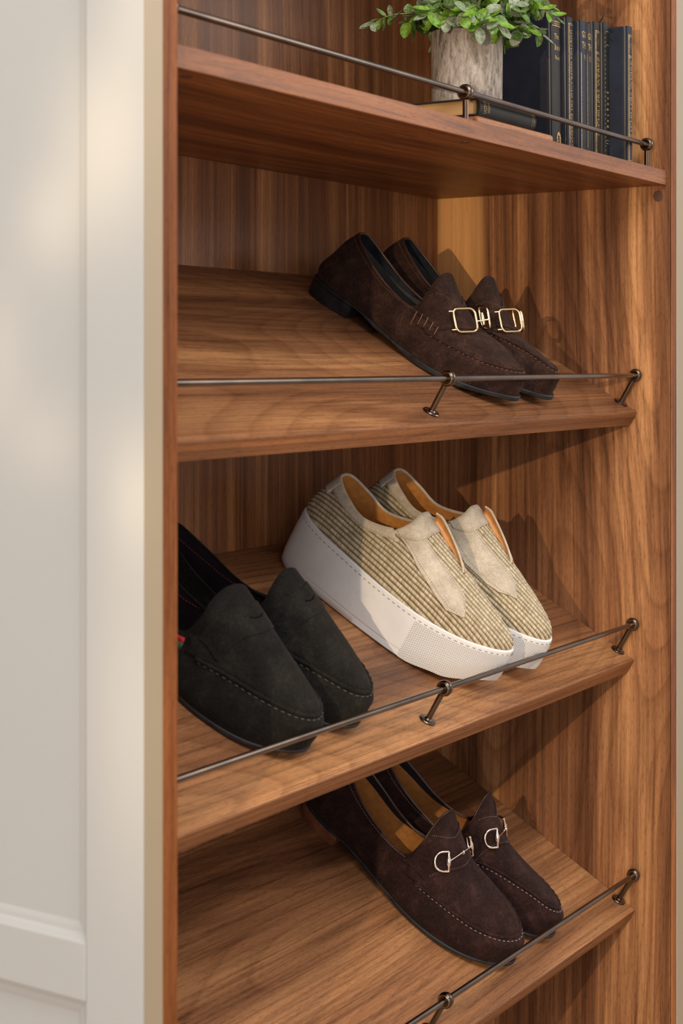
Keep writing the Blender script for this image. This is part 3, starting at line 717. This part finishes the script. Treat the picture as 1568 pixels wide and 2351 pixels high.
def sneaker(name, shelf_i, X0, s0, yaw, lift, mir, label, group):
    root = shoe_root(name, shelf_i, X0, s0, yaw, lift, label, 'shoe', group)
    NR = 6; s = Shoe(root, G_N(), mir, m=10); nr = s.nr-1
    # woven upper: real ribs running lengthwise, crossing the toe
    NR_, SUB = 120, 3; pitch = 0.0066; rows = []; uvs = []
    dense = [spline(row, SUB, True) for row in s.rows]
    def dn(r, k):
        j, t = divmod(k, SUB); t /= SUB; return s.nrm[r][j].lerp(s.nrm[r][(j+1) % NJ], t)
    for q in range(NR_+1):
        f = q/NR_*nr; r = min(nr-1, int(f)); t = f-r; row = []
        for k in range(NJ*SUB):
            p = crom(dense[max(0, r-1)][k], dense[r][k], dense[r+1][k], dense[min(nr, r+2)][k], t); n = dn(r, k).lerp(dn(r+1, k), t).normalized()
            c = (p.z + 0.17*p.x + 0.80*p.y)/pitch; b = abs(math.sin(math.pi*c))
            row.append(p + n*(0.0022*(b**0.7) - 0.0014)); uvs.append((p.x - 0.25*p.z, c))
        rows.append(row)
    V, F = bridge(rows); o = mobj('woven_upper', V, F, M_WOVEN, root, True, uvs)
    V, F = s.inner(0.0030, 4); mobj('lining', V, F, L_TAN, root, True)
    s.insole(2, 0.008, L_CARAMEL)
    mk = lambda nm, r0, r1, js, off, th, mt: fixn(mobj(nm, *patch(s.rows, s.nrm, r0, r1, js, off, mir, th), mt, root, True))
    # suede collar band, heel patch, tongue cap
    mk('collar_band', 33, 40, sec(12.0, 20.0), 0.0014, 0.0040, S_SAND)
    mk('heel_patch', 29, 40, sec(14.7, 17.3), 0.0018, 0.0030, S_SAND)
    mk('tongue_cap', 36, 40, sec(4.2, 11.8), 0.0030, 0.0060, S_SAND)
    js = sec(12.0, 20.0)
    stitches([s.rows[34][j] for j in js], [s.nrm[34][j] for j in js], 0.0016, 0.0020, 0.0012, 0.0003, 'collar_stitching', M_THREAD_T, root)
    js = sec(14.6, 17.4)
    autosmooth(MB().tube([s.T[j] - s.nrm[-1][j]*0.0008 for j in sec(12, 20)], 0.0022, 8).build('collar_edge', S_SAND, root), 80)
    # suede eyestay strip on the outer side, pointed at the toe end
    sg_ = -1 if mir else 1      # both shoes show the suede strip on the same viewing side
    def strip(a, b):
        ou = lerp_tab([(0, 126), (.40, 176), (.70, 212), (.85, 230), (1, 249)], a); ov = lerp_tab([(0, -35.5), (.4, -43), (.7, -44.5), (.85, -43), (1, -35)], a)
        iu = lerp_tab([(0, 146), (.40, 182), (.70, 216), (.85, 236), (1, 251)], a); iv = lerp_tab([(0, -25), (.4, -22), (.7, -19), (.85, -20), (1, -33)], a)
        return (ou + (iu-ou)*b, (ov + (iv-ov)*b)*sg_)
    e = s.drop_patch(strip, 22, 8, 0.0026, 0.0045, 'eyestay', S_SAND); e['label'] = 'sand suede strip beside the tongue'
    for bb in (0.10, 0.90):
        pp, nn = s.hug([strip(a/40, bb) for a in range(1, 39)], 0.0026); stitches(pp, nn, 0.0002, 0.0019, 0.0012, 0.0003, 'eyestay_stitching', M_THREAD_T, e)
    # inner flap standing open with tan lining towards the outer side
    def flap(mt, nm, d, par):
        V = []; n = 18; hh = 7
        for i in range(n+1):
            a = i/n; u = 150 + 66*a; v = 11 + 2*math.sin(a*3.1) - 7*a*a
            h, q = s.drop(u, v*sg_); hgt = 0.018*(1-a)**0.6*min(1, 0.70+a*2.2)
            sg = 1
            for k in range(hh+1):
                b = k/hh; lean = Vector((-0.002*b, sg*(0.004*math.sin(b*math.pi*0.9)-0.003*b), b*hgt))
                V.append(h + lean + Vector((0, sg*d, 0.0005)))
        F = [(i*(hh+1)+k, i*(hh+1)+k+1, (i+1)*(hh+1)+k+1, (i+1)*(hh+1)+k) for i in range(n) for k in range(hh)]
        ob = mobj(nm, V, F, mt, par, True); sm = ob.modifiers.new('t', 'SOLIDIFY'); sm.thickness = 0.0014; sm.offset = 0; return ob, [V[i*(hh+1)+hh] for i in range(n+1)]
    fo, top = flap(S_SAND, 'inner_flap', 0.0012, root); fl, top2 = flap(L_TAN, 'flap_lining', -0.0006, fo)
    autosmooth(MB().tube([a.lerp(b, .5) for a, b in zip(top, top2)], 0.0015, 8).build('flap_edge', S_SAND, fo), 80)
    # cup sole
    zb = [(0,3),(18,0),(215,0),(255,5),(306,20)]
    S = s.S; W_ = 0.0032
    def ring(e, f):   # f: 0 top .. 1 bottom
        lp = off_loop(S, e, mir); return [Vector((p.x, p.y, S[j].z*(1-f) + f*lerp_tab(zb, S[j].x*1000)*.001)) for j, p in enumerate(lp)]
    top_in = [p + Vector((0,0,0.001)) for p in ring(-0.004, 0)]; lip = [p + Vector((0,0,0.0022)) for p in ring(0.0012, 0)]
    rws = [top_in, lip, [p + Vector((0,0,0.0012)) for p in ring(W_-0.0004, 0)], ring(W_+0.0002, 0.05), ring(W_+0.0006, 0.3), ring(W_+0.0008, 0.6), ring(W_+0.0006, 0.80), ring(W_-0.0002, 0.805), ring(W_, 0.83), ring(W_-0.0005, 0.95), ring(W_-0.004, 1.0)]
    V, F = bridge(rws); F += span_cap(rws[-1], (len(rws)-1)*NJ)
    so = fixn(mobj('cup_sole', V, F, M_RUBBER, root, True)); so.data.set_sharp_from_angle(angle=R(45))
    # stitched groove near the lip
    js = list(range(NJ))+[0]; g = ring(W_+0.0002, 0.055)
    stitches([g[j] for j in js], [Vector((g[j].x-0.15, g[j].y, 0)).normalized() for j in js], 0.0002, 0.0050, 0.0028, 0.00045, 'sole_stitching', M_THREAD_T, root)
    # embossed toe bumper wrapping the front
    js = jrange(int(5.05*MS), int(10.95*MS)); fr = [0.085, 0.2, 0.4, 0.6, 0.8, 0.96]
    V = []; uv = []; c = 0.0
    for q, f in enumerate(fr):
        rg = ring(W_ + 0.0012 - (0.0012 if f > .9 else 0), f); c = 0.0
        for i, j in enumerate(js):
            if i: c += (rg[j]-rg[js[i-1]]).length
            V.append(rg[j]); uv.append((c, rg[j].z))
    n = len(js); F = [(r*n+k, r*n+k+1, (r+1)*n+k+1, (r+1)*n+k) for r in range(len(fr)-1) for k in range(n-1)]
    b = fixn(mobj('toe_bumper', V, F, M_BUMPER, root, True, uv)); b['label'] = 'finely embossed white rubber toe bumper'
    return root

DX = dict()
loafer('A', 'buckle_loafer', 0, 0.687, 0.318, 8, 0.0, False, 'brown suede loafer with gold buckle, nearer of the upper pair, worn heel showing', 'gold-buckled brown loafers')
loafer('A', 'buckle_loafer', 0, 0.798, 0.320, 8, 0.0, True, 'brown suede loafer with gold buckle, half hidden behind its twin beside the right wall', 'gold-buckled brown loafers')
sneaker('platform_sneaker', 1, 0.655, 0.335, 5, 0.0, False, 'woven beige slip-on sneaker with thick white sole, nearer one with whole side showing', 'woven beige sneakers')
sneaker('platform_sneaker', 1, 0.780, 0.334, 5, 0.0, True, 'woven beige slip-on sneaker behind its twin, closer to the right wall', 'woven beige sneakers')
loafer('B', 'penny_loafer', 1, 0.262, 0.335, 6, 0.0, False, 'black suede penny loafer cut off by the left cabinet edge', 'black suede penny loafers')
loafer('B', 'penny_loafer', 1, 0.343, 0.3386, 14, 0.0, True, 'black suede penny loafer between its twin and the beige sneakers', 'black suede penny loafers')
loafer('G', 'horsebit_loafer', 2, 0.727, 0.358, 2, 0.0, False, 'dark brown suede loafer with silver horsebit and tan insole, nearer of the lowest pair', 'silver-bit brown loafers')
loafer('G', 'horsebit_loafer', 2, 0.8034, 0.3538, 12, 0.0, True, 'dark brown suede loafer with silver horsebit, behind its twin beside the right wall', 'silver-bit brown loafers')

# ------------------------------------------------------------------ books on the top shelf
def cloth(name, col, var=0.35):
    q = NT(name); tc = q.n('ShaderNodeTexCoord'); a = q.noise(tc.outputs['Object'], 25.0, 4.0, 0.6); b = q.noise(tc.outputs['Object'], 1500.0, 1.0)
    q.l(q.ramp(a, [(0.3, tuple(c*(1-var) for c in col)), (0.7, tuple(c*(1+var) for c in col))]), q.b.inputs['Base Color'])
    q.b.inputs['Roughness'].default_value = 0.6; q.b.inputs['Specular IOR Level'].default_value = 0.3; q.bump(b, 0.15, 0.0003); return q.m
C_NAVY = cloth('navy_cloth', (0.0085, 0.0105, 0.018)); C_BLACK = cloth('black_leather', (0.0125, 0.012, 0.0115), 0.5); C_BLUE = cloth('blue_cloth', (0.012, 0.0165, 0.030))
M_WORN = plain('worn_board_edge', (0.075, 0.072, 0.075), 0.8)
def gilt():
    q = NT('gilt'); tc = q.n('ShaderNodeTexCoord'); a = q.noise(tc.outputs['Object'], 700.0, 2.0)
    q.l(q.ramp(a, [(0.36, (0.16, 0.095, 0.035)), (0.52, (0.50, 0.32, 0.12))]), q.b.inputs['Base Color']); q.b.inputs['Metallic'].default_value = 0.35; q.b.inputs['Roughness'].default_value = 0.45; return q.m
M_GILT = gilt()
def pages():
    q = NT('page_edges'); tc = q.n('ShaderNodeTexCoord'); mp = q.n('ShaderNodeMapping'); mp.inputs['Scale'].default_value = (3, 3, 3); q.l(tc.outputs['UV'], mp.inputs[0])
    v = q.n('ShaderNodeVectorMath', operation='MULTIPLY'); q.l(tc.outputs['Object'], v.inputs[0]); v.inputs[1].default_value = (25, 8, 1600)
    a = q.noise(v.outputs[0], 1.0, 2.0, 0.6); q.l(q.ramp(a, [(0.3, (0.26, 0.135, 0.045)), (0.7, (0.52, 0.31, 0.125))]), q.b.inputs['Base Color']); q.b.inputs['Roughness'].default_value = 0.75
    q.bump(a, 0.3, 0.0006); return q.m
M_PAGES = pages()
def text_mesh(txt):
    c = bpy.data.curves.new('t', 'FONT'); c.body = txt; c.size = 1.0; c.extrude = 0.0; c.align_x = 'LEFT'; c.resolution_u = 2
    o = bpy.data.objects.new('t', c); COL.objects.link(o); dg = bpy.context.evaluated_depsgraph_get()
    me = bpy.data.meshes.new_from_object(o.evaluated_get(dg)); vs = [v.co.copy() for v in me.vertices]; fs = [tuple(p.vertices) for p in me.polygons]
    bpy.data.objects.remove(o); bpy.data.curves.remove(c); bpy.data.meshes.remove(me)
    x0 = min(v.x for v in vs); x1 = max(v.x for v in vs); y0 = min(v.y for v in vs); y1 = max(v.y for v in vs)
    return [((v.x-x0)/(x1-x0), (v.y-y0)/(y1-y0)) for v in vs], fs
def book(name, th, dep, h, M, cover, label, cat='book', group='old volumes standing on the top shelf', spine_mat=None, curve=0.0022):
    """upright: x thickness, y from spine (0) back, z up; spine bulges towards -y"""
    b = empty(name, M, label, cat, group); t = 0.0022; sq = 0.003
    for x0, nm in ((0, 'front_board'), (th-t, 'back_board')):
        bevel(MB().box(x0, x0+t, 0.005, dep, 0, h).build(nm, cover, b), 0.0007)
    # rounded spine with joint grooves
    n = 10; prof = []
    for i in range(n+1):
        a = i/n; prof.append((a*th, -curve*math.sin(math.pi*a)**0.7))
    V = []; F = []
    for zz in (0.0, h):
        for x, y in prof: V.append((x, y, zz))
        for x, y in reversed(prof): V.append((min(max(x, .001), th-.001), y+0.0024, zz))
    m = 2*(n+1)
    for k in range(m): F.append((k, (k+1) % m, m+(k+1) % m, m+k))
    F.append(tuple(range(m-1, -1, -1))); F.append(tuple(m+k for k in range(m)))
    sp = autosmooth(fixn(mobj('spine', V, F, spine_mat or cover, b, False)), 45)
    for x in (0.0003, th-0.0003):   # hinge cords, worn along the joint
        MB().tube([(x + (0.0006 if x < th/2 else -0.0006), 0.0030, 0.001), (x + (0.0006 if x < th/2 else -0.0006), 0.0030, h-0.001)], 0.0014, 8).build('joint', M_WORN if x < th/2 else cover, b, True)
    MB().box(t, th-t, 0.0030, dep-sq, sq, h-sq).build('page_block', M_PAGES, b)
    b['_sp'] = 0
    def sy(x): return -curve*math.sin(math.pi*max(0, min(1, x/th)))**0.7 - 0.00025
    def text(txt, x0, x1, z0, z1, rot=0):
        pts, fs = text_mesh(txt); V = []
        for u, v in pts:
            if rot == 1: x = x1 - v*(x1-x0); z = z0 + u*(z1-z0); x = x0 + (1-v)*(x1-x0)
            elif rot == -1: x = x0 + v*(x1-x0); z = z1 - u*(z1-z0)
            else: x = x0 + u*(x1-x0); z = z0 + v*(z1-z0)
            V.append((x, sy(x), z))
        o = mobj('spine_lettering', V, fs, M_GILT, sp, False); return o
    def line(x0, x1, z0, z1):
        n = 5; V = []
        for i in range(n+1):
            x = x0+(x1-x0)*i/n; V += [(x, sy(x)-0.00005, z0), (x, sy(x)-0.00005, z1)]
        return mobj('gilt_line', V, [(2*i, 2*i+2, 2*i+3, 2*i+1) for i in range(n)], M_GILT, sp, False)
    del b['_sp']
    return b, sp, text, line
ZS = Z1
bk = [('A',0.8826,0.0285,0.0834,0.189,-1.5,C_NAVY),('B',0.9115,0.0198,0.0754,0.187,-1.2,C_NAVY),('C',0.9317,0.0188,0.0661,0.185,-0.9,C_BLUE),
      ('D',0.9509,0.0163,0.0661,0.185,-0.9,C_BLACK),('E',0.9677,0.0194,0.0630,0.189,-0.7,C_BLACK),('F',0.9875,0.0183,0.0580,0.191,-0.6,C_BLACK),('G',1.0062,0.0175,0.0330,0.187,-0.25,C_BLUE)]
LB = {'A': 'thick navy cloth book next to the plant pot, leftmost of the standing row',
      'B': 'dark navy book with gilt GOETHES GESPRÄCHE lettering down its spine',
      'C': 'blue book with GOE THE and a small numeral on its spine',
      'D': 'narrow black book marked GOE THE 15 on its spine',
      'E': 'black book with gilt frame and SCHILLERS WERKE, in the middle of the standing row',
      'F': 'black book with dotted gilt border and ribbon, second from right',
      'G': 'blue book set forward at the right end of the row, gilt SCHILLERS WERKE'}
for n, x, th, y, h, lean, cm in bk:
    M = Matrix.Translation((x, y, ZS+0.0004 + (0 if lean > -0.01 else 0))) @ Matrix.Rotation(R(lean), 4, 'Y')
    b, sp, text, line = book('book', th, 0.128, h, M, cm, LB[n], spine_mat=C_BLACK if n in 'AD' else None)
    if n == 'A':
        text('The', .006, .018, h-.034, h-.027); text('Book of', .007, .023, h-.048, h-.041); text('Poetry', .008, .022, h-.062, h-.055)
        for z in (h-.012, h-.0175): line(.002, th-.002, z, z+.0012)
        text('WWWWWW', .003, th-.003, h-.0158, h-.0132)
        # lion crest at the foot: crowned oval with mane rays
        cz = .026; cx = th*.52; V = []; F = []
        for k in range(24):
            a = 2*math.pi*k/24; r = 1.0 + (0.16 if k % 2 else 0); V.append((cx+.0058*r*math.cos(a), -.0026, cz+.0095*r*math.sin(a)))
        for k in range(24):
            a = 2*math.pi*k/24; V.append((cx+.0036*math.cos(a), -.0026, cz+.006*math.sin(a)))
        F = [(k, (k+1) % 24, 24+(k+1) % 24, 24+k) for k in range(24)]; mobj('gilt_crest', V, F, M_GILT, sp, False)
        V = []; F = []
        for ex, ez, rx, rz in ((-.0016, .002, .0008, .0009), (.0016, .002, .0008, .0009), (0, -.0012, .0012, .0016), (0, -.0045, .0018, .0006)):
            q = len(V); V += [(cx+ex-rx, -.0026, cz+ez), (cx+ex, -.0026, cz+ez-rz), (cx+ex+rx, -.0026, cz+ez), (cx+ex, -.0026, cz+ez+rz)]; F.append((q, q+1, q+2, q+3))
        mobj('gilt_crest', V, F, M_GILT, sp, False)
    if n == 'B':
        text('GOETHES GESPRÄCHE MIT ECKERMANN', .0072, .0128, .010, h-.016, -1)
        for q in (.0030, .0045): line(q, q+.0006, .006, h-.008); line(th-q-.0006, th-q, .006, h-.008)
        line(.003, th-.003, h-.0085, h-.0078); line(.0045, th-.0045, h-.0105, h-.0098)
    if n in 'CD':
        text('GOE', .0035, th-.0030, h-.022, h-.0135); text('THE', .0035, th-.0030, h-.036, h-.0275); text('9' if n == 'C' else '15', th*.40, th*.62, h-.051, h-.044)
        line(.0012, .0022, .006, h-.042) if n == 'C' else line(.0012, .0017, .02, h-.042)
    if n in 'EG':
        text('SCHILLERS WERKE', .0068, th-.0052, .046, h-.046, 1)
        for q in (.0026, .0040): line(q, q+.0006, .006, h-.012); line(th-q-.0006, th-q, .006, h-.012)
        for z in (h-.012, h-.040, .040, .006): line(.0026, th-.0026, z, z+.0007); line(.004, th-.004, z-.002 if z > .05 else z+.002, z-.0014 if z > .05 else z+.0026)
        line(th*.48, th*.52, h-.030, h-.022)
    if n == 'F':
        for k in range(58): line(.0026, .0034, .008+k*.003, .0096+k*.003) if k % 2 == 0 else None
        for z in (.03, .034, h-.03, h-.012): line(.004, th-.003, z, z+.0008)
        for k in range(7): line(.006+.0008*(k % 3), th-.006-.0006*(k % 2), .052+k*.0075, .0545+k*.0075)
        MB().tube([(th*.6, .02, h-.02), (th*.62, .012, h), (th*.68, .006, h+.009), (th*.66, .004, h+.016)], [.0012, .0014, .0012, .0008], 5).build('ribbon_marker', C_BLACK, b, True)

# tan board, lying book, pot
bd = MB(); pr = []
x0, x1, y0, y1 = 0.585, 0.782, 0.0335, 0.142
o = MB().box(x0, x1, y0, y1, 0, 0.0155).build('wooden_board', M_BOARD); o.matrix_world = Matrix.Translation((0, 0, ZS+0.0003)); bevel(o, 0.004, 3)
prop(o, 'flat tan wooden board lying under the black book', 'board')
ML = Matrix.Translation((0.588, 0.036, ZS+0.0161)) @ Matrix(((0,0,1,0),(0,1,0,0),(1,0,0,0),(0,0,0,1)))
ML = Matrix.Translation((0.730, 0.036, ZS+0.0161)) @ Matrix(((0,0,-1,0),(0,1,0,0),(1,0,0,0),(0,0,0,1)))
b, sp, text, line = book('book', 0.0202, 0.098, 0.143, ML, C_BLACK, 'black book lying flat under the plant pot with browned page edges', group='old volumes standing on the top shelf', curve=0.004)
del b['group']
text('UOTIO', .0030, .0172, .1270, .1340); text('JOHN', .0045, .0157, .1180, .1245)
for z in (.006, .010): line(.003, .0172, z, z+.0006)

def concrete():
    q = NT('weathered_stone'); tc = q.n('ShaderNodeTexCoord'); v = q.n('ShaderNodeVectorMath', operation='MULTIPLY'); q.l(tc.outputs['Object'], v.inputs[0]); v.inputs[1].default_value = (1, 1, 0.30)
    a = q.noise(v.outputs[0], 120.0, 6.0, 0.78, 0.35); b = q.noise(tc.outputs['Object'], 28.0, 3.0, 0.6); c = q.noise(tc.outputs['Object'], 520.0, 2.0)
    col = q.ramp(a, [(0.36, (0.055, 0.044, 0.036)), (0.46, (0.20, 0.165, 0.135)), (0.64, (0.42, 0.36, 0.30))])
    col = q.mix(q.ramp(b, [(0.46, (0, 0, 0)), (0.72, (0.45, 0.45, 0.45))]), col, (0.34, 0.28, 0.225))
    q.l(col, q.b.inputs['Base Color']); q.b.inputs['Roughness'].default_value = 0.85; q.bump(q.math('ADD', a, q.math('MULTIPLY', c, .4)), 0.6, 0.0016); return q.m
PC = Vector((0.652, 0.084, ZS+0.0161+0.0204))
PL = empty('potted_plant', Matrix.Translation(PC), 'leafy green plant in a weathered grey stone pot on the top shelf', 'plant')
autosmooth(MB().lathe([(0.036, 0), (0.0408, 0.0012), (0.0414, 0.004), (0.0420, 0.085), (0.0414, 0.0875), (0.0385, 0.0875), (0.0378, 0.080), (0.0365, 0.010)], 56, cap=False).build('pot', concrete(), PL), 50)
MB().lathe([(0.0378, 0.076), (0.03, 0.079), (0.012, 0.081), (0.001, 0.0815)], 24).build('soil', plain('soil', (0.03, 0.02, 0.014), 0.95), PL, True)
def leafmat(name, c0, c1, c2):
    q = NT(name); tc = q.n('ShaderNodeTexCoord'); oi = q.n('ShaderNodeObjectInfo'); v = q.n('ShaderNodeVectorMath', operation='ADD'); q.l(tc.outputs['Object'], v.inputs[0]); q.l(oi.outputs['Random'], v.inputs[1])
    a = q.noise(v.outputs[0], 210.0, 4.0, 0.7); col = q.ramp(a, [(0.36, c0), (0.52, c1), (0.70, c2)])
    q.l(col, q.b.inputs['Base Color']); q.b.inputs['Roughness'].default_value = 0.5
    q.b.inputs['Subsurface Weight'].default_value = 0.0; q.b.inputs['Transmission Weight'].default_value = 0.0
    q.bump(a, 0.3, 0.0008); return q.m
LM = [leafmat('leaf_bright', (0.07, 0.17, 0.012), (0.15, 0.29, 0.025), (0.27, 0.38, 0.10)), leafmat('leaf_mid', (0.035, 0.085, 0.012), (0.10, 0.19, 0.030), (0.28, 0.33, 0.19)),
      leafmat('leaf_dusty', (0.10, 0.14, 0.075), (0.21, 0.25, 0.16), (0.38, 0.40, 0.31))]
M_STEM = plain('stem', (0.16, 0.22, 0.06), 0.6)
LEAF = []
for vi, (ln, wd, cup) in enumerate(((.0235, .0215, .0035), (.0215, .0180, .0030), (.026, .0155, .0030))):
    for mt in LM:
        V = []; F = []; n = 8
        for i in range(n+1):
            t = 0.5 - 0.5*math.cos(math.pi*i/n); ww = wd/2*max(0.03, math.sin(math.pi*min(1, t**0.85)))**0.56; zz = -0.004*math.sin(t*2.0) + 0.001
            for k, a in enumerate((-1, -.55, 0, .55, 1)): V.append((t*ln, a*ww, zz + cup*a*a*0.8*(ww/(wd/2))))
        for i in range(n):
            for k in range(4): F.append((i*5+k, (i+1)*5+k, (i+1)*5+k+1, i*5+k+1))
        me = bpy.data.meshes.new('leaf'); me.from_pydata(V, [], F); me.polygons.foreach_set('use_smooth', [True]*len(F)); me.materials.append(mt); LEAF.append(me)
random.seed(23)
nleaf = 0
def put_leaf(p, d, up, sc, vi, mi):
    global nleaf
    d = d.normalized(); y = up.cross(d)
    if y.length < 1e-4: y = Vector((0,1,0)).cross(d)
    y.normalize(); z = d.cross(y)
    M = Matrix(((d.x, y.x, z.x, p.x), (d.y, y.y, z.y, p.y), (d.z, y.z, z.z, p.z), (0,0,0,1)))
    o = bpy.data.objects.new('leaf', LEAF[vi*3+mi]); COL.objects.link(o); o.parent = PL; o.matrix_basis = M @ Matrix.Scale(sc, 4); nleaf += 1
STEMS = []
for i in range(20): STEMS.append((2*math.pi*(i+random.random()*.6)/20, random.uniform(.040, .068), random.uniform(-.010, .026), .80))
for i in range(10): STEMS.append((2*math.pi*(i+random.random())/10, random.uniform(.020, .045), random.uniform(.045, .085), 1.0))
STEMS += [(R(120), .100, .012, .7), (R(-58), .092, .020, .7), (R(-50), .080, .034, .8), (R(-75), .066, .045, .9), (R(-40), .085, .004, .7)]
for az, reach, rise, sc in STEMS:
    dr = Vector((math.cos(az), math.sin(az), 0)); b0 = dr*0.012 + Vector((0, 0, .079))
    pts = spline([b0, b0 + dr*reach*.35 + Vector((0, 0, .022+max(0, rise)*.5)), b0 + dr*reach*.75 + Vector((0, 0, .020+rise*.9)), b0 + dr*reach + Vector((0, 0, .006+rise))], 4)
    MB().tube(pts, [.0011 - .0006*i/len(pts) for i in range(len(pts))], 5).build('stem', M_STEM, PL, True)
    for i in range(3, len(pts)):
        tg = (pts[min(i+1, len(pts)-1)] - pts[i-1]).normalized(); sd = tg.cross(Vector((0,0,1)))
        sd = sd.normalized() if sd.length > .05 else Vector((1,0,0)); sd.rotate(Matrix.Rotation(random.uniform(0, math.pi), 3, tg))
        for sg in ((-1, 1) if i < len(pts)-1 else (0,)):
            if i < 5 and random.random() < .35: continue
            d = tg*random.uniform(.25, .8) + sd*sg*1.0 + Vector((random.uniform(-.3, .3), random.uniform(-.3, .3), random.uniform(-.35, .25)))
            up = (Vector((0, 0, 1)) + dr*random.uniform(.2, 1.3) + Vector((-.7, -.5, 0))*random.uniform(0, .9)).normalized()
            if pts[i].z < .090 and (pts[i].xy.length) < .046: continue
            put_leaf(pts[i], d, up, sc*random.uniform(.75, 1.15), random.choice((0, 0, 1, 1, 2)), random.choice((0, 0, 1, 1, 2, 2)))
print('LEAVES', nleaf)
